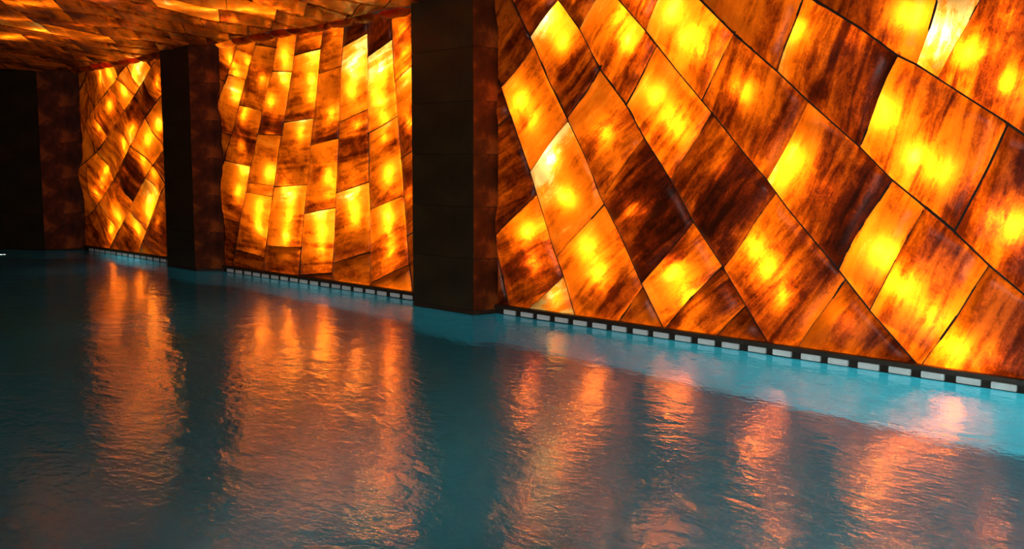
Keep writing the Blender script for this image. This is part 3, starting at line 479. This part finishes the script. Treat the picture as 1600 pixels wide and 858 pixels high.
# ------------------------------------------------------------------ plan of the lit wall: bays between pillars
P_NEAR = [(-8.24, D), (-8.24, 6.72), (-7.262, 6.73), (-7.195, D)]
P_MID = [(-14.27, D), (-14.27, 6.75), (-13.29, 6.73), (-12.945, D)]
END_A, END_B, END_C = (-18.12, D), (-18.52, 6.44), (-20.6, 5.05)
BAYS = {'right': (-7.30, 2.0), 'middle': (-13.05, -8.20), 'left': (-18.24, -14.22)}

def wall_place(s, z, out):
    return Vector((s, D - out, z))

# ------------------------------------------------------------------ the setting
bm = bmesh.new()                                            # masonry behind the lamps, open towards the room
add_box(bm, (-18.6, D + .32, BOTTOM), (2.2, D + .5, 3.5))
add_box(bm, (-18.6, D + .03, BOTTOM - .1), (2.2, D + .32, .02))
add_box(bm, (-18.6, D + .04, CEIL + .04), (2.2, D + .32, CEIL + .14))
for x0, x1 in ((-18.6, -18.26), (-14.2, -13.07), (-8.18, -7.32), (2.02, 2.2)):
    add_box(bm, (x0, D + .001, .02), (x1, D + .32, CEIL + .04))
wall_right = tag(link('wall_right', from_bm('wall_right', bm), CAVITY), kind='structure')

for key, J, C, cd, pitch, ml in (('right', RIGHT_JOINTS, RIGHT_CROSSES, (.75, .66), .95, 1.7),
                                 ('middle', MIDDLE_JOINTS, MIDDLE_CROSSES, (.9, .3), .52, 1.3),
                                 ('left', LEFT_JOINTS, LEFT_CROSSES, (.85, -.5), .75, 1.5)):
    x0, x1 = BAYS[key]
    clad((x0, x1, SLAB_Z0, SLAB_Z1), J, C, wall_place, wave, wall_right, cd, TONES, pitch, ml)
    w = x1 - x0
    area_light('led_panel', ((x0 + x1) / 2, D + .30, 1.68), (0, -1, 0), w - .05, 3.0, 0.66 * w * 3.0 * LED_STRENGTH, (1, .93, .78))
for s, z, pw in LAMPS:
    bulb('backlight_bulb', (s, D + .078 - wave(s, z), z), 4.2 * pw * LAMP_STRENGTH, (1, .93, .80), .025)
r2 = random.Random(3)
for k in range(26):                                         # the same lamps go on outside the frame
    s, z = r2.uniform(-1.9, 1.9), r2.uniform(.3, 3.1)
    bulb('backlight_bulb', (s, D + .115, z), 3.6, (1, .93, .80), .03)

# skirting and overflow gutter under each bay
base = tag(empty('baseboard_right', (-10, D, 0)), kind='structure')
for x0, x1 in ((-18.15, -14.27), (-12.95, -8.24), (-7.2, 2.0)):
    box('plinth', (x0, D - .062, .056), (x1, D + .03, .094), PLINTH, base, .004)
gut = tag(empty('trim_1', (-10, D, 0)), kind='structure')
for x0, x1 in ((-18.13, -14.27), (-12.95, -8.24), (-7.2, 2.0)):
    box('gutter_channel', (x0, D - .035, -.01), (x1, D + .03, .0555), JOINT, gut)
tile_me = None
x = 1.9
while x > -18.0:
    if not (-14.35 < x < -12.86 or -8.3 < x < -7.02):
        if tile_me is None:
            t0 = box('gutter_tile', (x - .083, D - .054, .006), (x + .083, D - .02, .053), WHITE, gut, .004)
            tile_me = t0.data
        else:
            t = bpy.data.objects.new('gutter_tile', tile_me)
            COL.objects.link(t)
            t.parent = gut
            t.matrix_world = Matrix.Translation((x + random.uniform(-.008, .008), D - .037, .0295 + random.uniform(-.002, .002)))
    x -= .24

# pool shell: follows the wall and the pillars
rim = [(2.0, D - .03), (P_NEAR[3][0], D - .03), P_NEAR[2], P_NEAR[1], (P_NEAR[0][0], D - .03), (P_MID[3][0], D - .03), P_MID[2], P_MID[1], (P_MID[0][0], D - .03),
       (END_A[0], D - .03), END_B, END_C, (END_C[0], NEAR), (2.0, NEAR)]
def pool_wall(name, a, b):
    bm = bmesh.new()
    d = Vector((b[0] - a[0], b[1] - a[1]))
    out = Vector((d.y, -d.x)).normalized() * .02
    zt = 0.0
    f = [(a[0], a[1], BOTTOM), (b[0], b[1], BOTTOM), (b[0], b[1], zt), (a[0], a[1], zt)]
    vs_ = [bm.verts.new(q) for q in f]
    bk = [bm.verts.new((q[0] + out.x, q[1] + out.y, q[2])) for q in f]
    uvl = bm.loops.layers.uv.new('UVMap')
    fc = [bm.faces.new(vs_), bm.faces.new(bk[::-1])] + [bm.faces.new((vs_[i], vs_[(i + 1) % 4], bk[(i + 1) % 4], bk[i])) for i in range(4)]
    for face in fc:
        for lp in face.loops:
            q = lp.vert.co
            lp[uvl].uv = ((Vector((q.x - a[0], q.y - a[1])).dot(d.normalized())), q.z)
    return link(name, from_bm(name, bm), MOSAIC)
for a, b in zip(rim, rim[1:] + rim[:1]):
    tag(pool_wall('pool_wall', b, a), kind='structure')
def flat(name, pts, z, mat, thick=0.0):
    bm = bmesh.new()
    vs_ = [bm.verts.new((q[0], q[1], z)) for q in pts]
    f = bm.faces.new(vs_)
    if thick:
        ex = bmesh.ops.extrude_face_region(bm, geom=[f])
        for v in ex['geom']:
            if isinstance(v, bmesh.types.BMVert):
                v.co.z -= thick
    uvl = bm.loops.layers.uv.new('UVMap')
    for face in bm.faces:
        for lp in face.loops:
            lp[uvl].uv = (lp.vert.co.x, lp.vert.co.y)
    bmesh.ops.recalc_face_normals(bm, faces=bm.faces)
    if not thick and bm.faces[:][0].normal.z < 0:
        bmesh.ops.reverse_faces(bm, faces=bm.faces)
    me = bpy.data.meshes.new(name)
    bm.to_mesh(me)
    bm.free()
    return link(name, me, mat)
tag(flat('floor', rim, BOTTOM, FLOOR_MOSAIC, .1), kind='structure')
water = tag(flat('pool_water', rim, 0.0, WATER), 'calm dark teal pool water rippled by reflections of the glowing stone', 'water', 'stuff')
tag(box('floor_deck', (FAR_END, -3.0, -.2), (2.0, NEAR - .021, .06), DECK), kind='structure')

# far end wall, turned a little towards the room
bm = bmesh.new()
pl = [END_A, END_B, END_C, (END_C[0] - .3, END_C[1] + .3), (-18.9, D + .4), (-18.26, D + .4), (-18.26, D)]
lo_ = [bm.verts.new((q[0], q[1], 0.0)) for q in pl]
hi_ = [bm.verts.new((q[0], q[1], CEIL + .05)) for q in pl]
bm.faces.new(lo_); bm.faces.new(hi_[::-1])
for i in range(len(pl)):
    j = (i + 1) % len(pl)
    bm.faces.new((lo_[i], lo_[j], hi_[j], hi_[i]))
wall_back = tag(link('wall_back', from_bm('wall_back', bm), JOINT), kind='structure')
tag(box('wall_left', (FAR_END - .3, -3.0, 0), (FAR_END, END_C[1], CEIL + .4), PLASTER), kind='structure')

def panel_face(a, b, z0, z1, mat, parent, cols, rows, name='stone_panel', thick=.018):
    """thin stone panels on the face that runs from a to b, set side by side with open joints"""
    A, B = Vector((*a, 0)), Vector((*b, 0))
    d = (B - A).normalized()
    L = (B - A).length
    n = Vector((d.y, -d.x, 0))
    hgt = (z1 - z0) / rows
    for r in range(rows):
        for k in range(cols):
            w = L / cols
            bm = bmesh.new()
            add_box(bm, (-w / 2 + .0015, -hgt / 2 + .0015, 0), (w / 2 - .0015, hgt / 2 - .0015, thick), .002)
            c = A + d * (w * (k + .5)) + Vector((0, 0, z0 + hgt * (r + .5))) + n * random.uniform(-.001, .0015)
            M = Matrix(((d.x, 0, n.x, c.x), (d.y, 0, n.y, c.y), (d.z, 1, n.z, c.z), (0, 0, 0, 1)))
            link(name, from_bm(name, bm), mat, parent, M)

def pillar(plan, label, rows, cols):
    root = tag(empty('pillar', ((plan[1][0] + plan[2][0]) / 2, D, 0)), label, 'pillar', 'thing')
    c = .018
    bm = bmesh.new()
    core = [(plan[0][0] + c, D), (plan[1][0] + c, plan[1][1] + c), (plan[2][0] - c, plan[2][1] + c), (plan[3][0] - c, D)]
    lo_ = [bm.verts.new((q[0], q[1], 0)) for q in core]
    hi_ = [bm.verts.new((q[0], q[1], CEIL + .03)) for q in core]
    bm.faces.new(lo_); bm.faces.new(hi_[::-1])
    for i in range(4):
        j = (i + 1) % 4
        bm.faces.new((lo_[i], lo_[j], hi_[j], hi_[i]))
    link('core', from_bm('core', bm), JOINT, root)
    top = CEIL + .02
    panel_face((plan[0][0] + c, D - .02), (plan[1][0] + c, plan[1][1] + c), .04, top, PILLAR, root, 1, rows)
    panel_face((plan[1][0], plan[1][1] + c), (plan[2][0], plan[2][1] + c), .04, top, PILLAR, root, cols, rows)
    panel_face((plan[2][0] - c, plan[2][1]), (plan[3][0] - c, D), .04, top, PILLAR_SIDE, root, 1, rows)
    bm = bmesh.new()
    bs = [(plan[0][0], D), (plan[1][0], plan[1][1]), (plan[2][0], plan[2][1]), (plan[3][0], D)]
    lo_ = [bm.verts.new((q[0], q[1], .001)) for q in bs]
    hi_ = [bm.verts.new((q[0], q[1], .038)) for q in bs]
    bm.faces.new(lo_); bm.faces.new(hi_[::-1])
    for i in range(4):
        j = (i + 1) % 4
        bm.faces.new((lo_[i], lo_[j], hi_[j], hi_[i]))
    link('plinth', from_bm('plinth', bm), PLINTH, root)
    for ch in root.children:
        m = ch.matrix_world.copy() if ch.name.startswith('stone') else Matrix.Identity(4)
        ch.matrix_parent_inverse = Matrix.Translation(-root.location)
        ch.matrix_basis = m
    return root
pillar(P_NEAR, 'dark stone pillar standing in the pool beside the largest glowing stone bay', 6, 1)
pillar(P_MID, 'dark stone pillar between the narrow far glowing bay and the middle one', 6, 1)
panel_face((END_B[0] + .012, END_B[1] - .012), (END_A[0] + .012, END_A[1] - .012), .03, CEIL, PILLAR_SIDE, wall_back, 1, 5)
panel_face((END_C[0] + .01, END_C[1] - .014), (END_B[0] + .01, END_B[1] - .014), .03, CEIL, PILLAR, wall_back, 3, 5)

# submerged lamp in the far end wall
d_end = (Vector((*END_C, 0)) - Vector((*END_B, 0))).normalized()
n_end = Vector((d_end.y, -d_end.x, 0)) * -1
if n_end.x < 0:
    n_end = -n_end
def disc(name, r, depth, lift_, mat, parent, ring=0.0):
    bm = bmesh.new()
    prof = [(r, 0), (r, depth * .6), (r * .86, depth)] + ([(r * .74, depth), (r * .70, depth * .5)] if ring else [(r * .5, depth * 1.25), (.002, depth * 1.35)])
    rings = [[bm.verts.new((a * math.cos(t), a * math.sin(t), z + lift_)) for t in [2 * math.pi * k / 20 for k in range(20)]] for a, z in prof]
    for r0, r1 in zip(rings, rings[1:]):
        for k in range(20):
            bm.faces.new((r0[k], r0[(k + 1) % 20], r1[(k + 1) % 20], r1[k])).smooth = True
    return link(name, from_bm(name, bm), mat, parent)
LENS, nt_, out_ = new_mat('lamp_lens')
nt_.links.new(node(nt_, 'ShaderNodeEmission', {'Color': (.9, 1, 1, 1), 'Strength': 5.0}).outputs[0], out_.inputs[0])
pl_ = tag(empty('pool_lamp', (0, 0, 0)), 'small round white lamp set under water in the dark end wall', 'lamp', 'thing')
pl_.matrix_world = Matrix.Translation(Vector((-19.27, 5.93, -1.0)) + n_end * .004) @ n_end.to_track_quat('Z', 'Y').to_matrix().to_4x4()
disc('lamp_ring', .10, .03, 0, WHITE, pl_, 1.0)
disc('lamp_lens', .074, .012, .002, LENS, pl_)

# ------------------------------------------------------------------ ceiling
bm = bmesh.new()
add_box(bm, (FAR_END, -3.0, CEIL + .30), (2.2, D + .5, CEIL + .45))
add_box(bm, (FAR_END, -3.0, CEIL + .001), (2.2, .9, CEIL + .30))
ceiling = tag(link('ceiling', from_bm('ceiling', bm), PLASTER), kind='structure')
def ceil_place(x, y, out):
    return Vector((x, y, CEIL - out))
CR = (-19.8, -1.0, .95, D - .19)
ld, xd = Vector((math.cos(math.radians(113)), math.sin(math.radians(113)))), Vector((math.cos(math.radians(150)), math.sin(math.radians(150))))
nrm = Vector((ld.y, -ld.x))
pit = .56
jl = []
k = -40
while k < 40:
    c0 = Vector((-10, 4)) + nrm * (k * pit)
    ln = [tuple(c0 + ld * 12), tuple(c0), tuple(c0 - ld * 12)]
    if len(clip_line(ln, CR)) > 1:
        jl.append(ln)
    k += 1
cx = {}
for i, ln in enumerate(jl):
    t = random.uniform(0, .8)
    c0 = Vector(ln[1])
    cx[i] = []
    u = -11 + t
    while u < 11:
        a = c0 + ld * u
        cx[i].append([tuple(a + nrm * pit), tuple(a + ld * (pit / math.tan(math.radians(37))))])
        u += random.uniform(.75, 1.15)
ctones = [(-10.5, 5.7, .7), (-9.9, 5.4, .65), (-9.8, 5.8, .6), (-13, 4.65, .7), (-13.4, 4.95, .6), (-14.1, 4.65, .65)]
clad(CR, jl, cx, ceil_place, ceiling_wave, ceiling, (xd.x, xd.y), ctones, pit, 3.0, 'ceiling_slab', (.22, .50), .005)
area_light('ceiling_led', (-10, 4, CEIL + .28), (0, 0, -1), 18, 6, 26, (1, .9, .72))
for x, y, pw in CEILING_LAMPS:
    bulb('ceiling_bulb', (x, y, CEIL + .10), 2.6 * pw, (1, .9, .74), .05)
rr = random.Random(5)
for k in range(24):
    bulb('ceiling_bulb', (rr.uniform(-9.5, -2), rr.uniform(1.5, 6.5), CEIL + .10), 1.6, (1, .9, .74), .05)

# rounded stones along the corner of wall and ceiling
edge = tag(empty('trim_2', (-10, D, CEIL)), kind='structure')
def edge_stone(x, w, tone):
    bm = bmesh.new()
    N = 7
    rings = []
    for i in range(N + 1):
        t = -1 + 2 * i / N
        r = .10 * (1 - abs(t) ** 4) ** .5 * (1 + .08 * math.sin(9 * t + x)) + .004
        rings.append([bm.verts.new((t * w / 2, -r * math.cos(a), -r * math.sin(a) * .78)) for a in [math.pi * k / 6 for k in range(7)]])
    for r0, r1 in zip(rings, rings[1:]):
        for k in range(6):
            bm.faces.new((r0[k], r0[k + 1], r1[k + 1], r1[k])).smooth = True
    me = from_bm('edge_stone', bm)
    density(me, [(0, 0, tone)])
    o = link('edge_stone', me, ONYX, edge, Matrix.Translation((x, D - .095, CEIL + .018)))
    o.color = (tone, random.random(), 0, 1)
for x0, x1 in ((-18.1, -14.3), (-12.85, -8.3), (-7.15, 1.9)):
    x = x0 + .02
    while x < x1 - .2:
        w = random.uniform(.38, .58)
        edge_stone(x + w / 2, w - .01, .75 if abs(x - x0 - .02) < 1e-6 and x0 == -12.85 else random.uniform(.42, .62))
        x += w
bulb('edge_bulb', (-12.62, D - .10, CEIL + .06), .9, (1, .9, .74), .03)

for o in (base, gut, edge):
    for ch in o.children:
        m = ch.matrix_world.copy()
        ch.matrix_parent_inverse = Matrix.Translation(-o.location)
        ch.matrix_basis = m
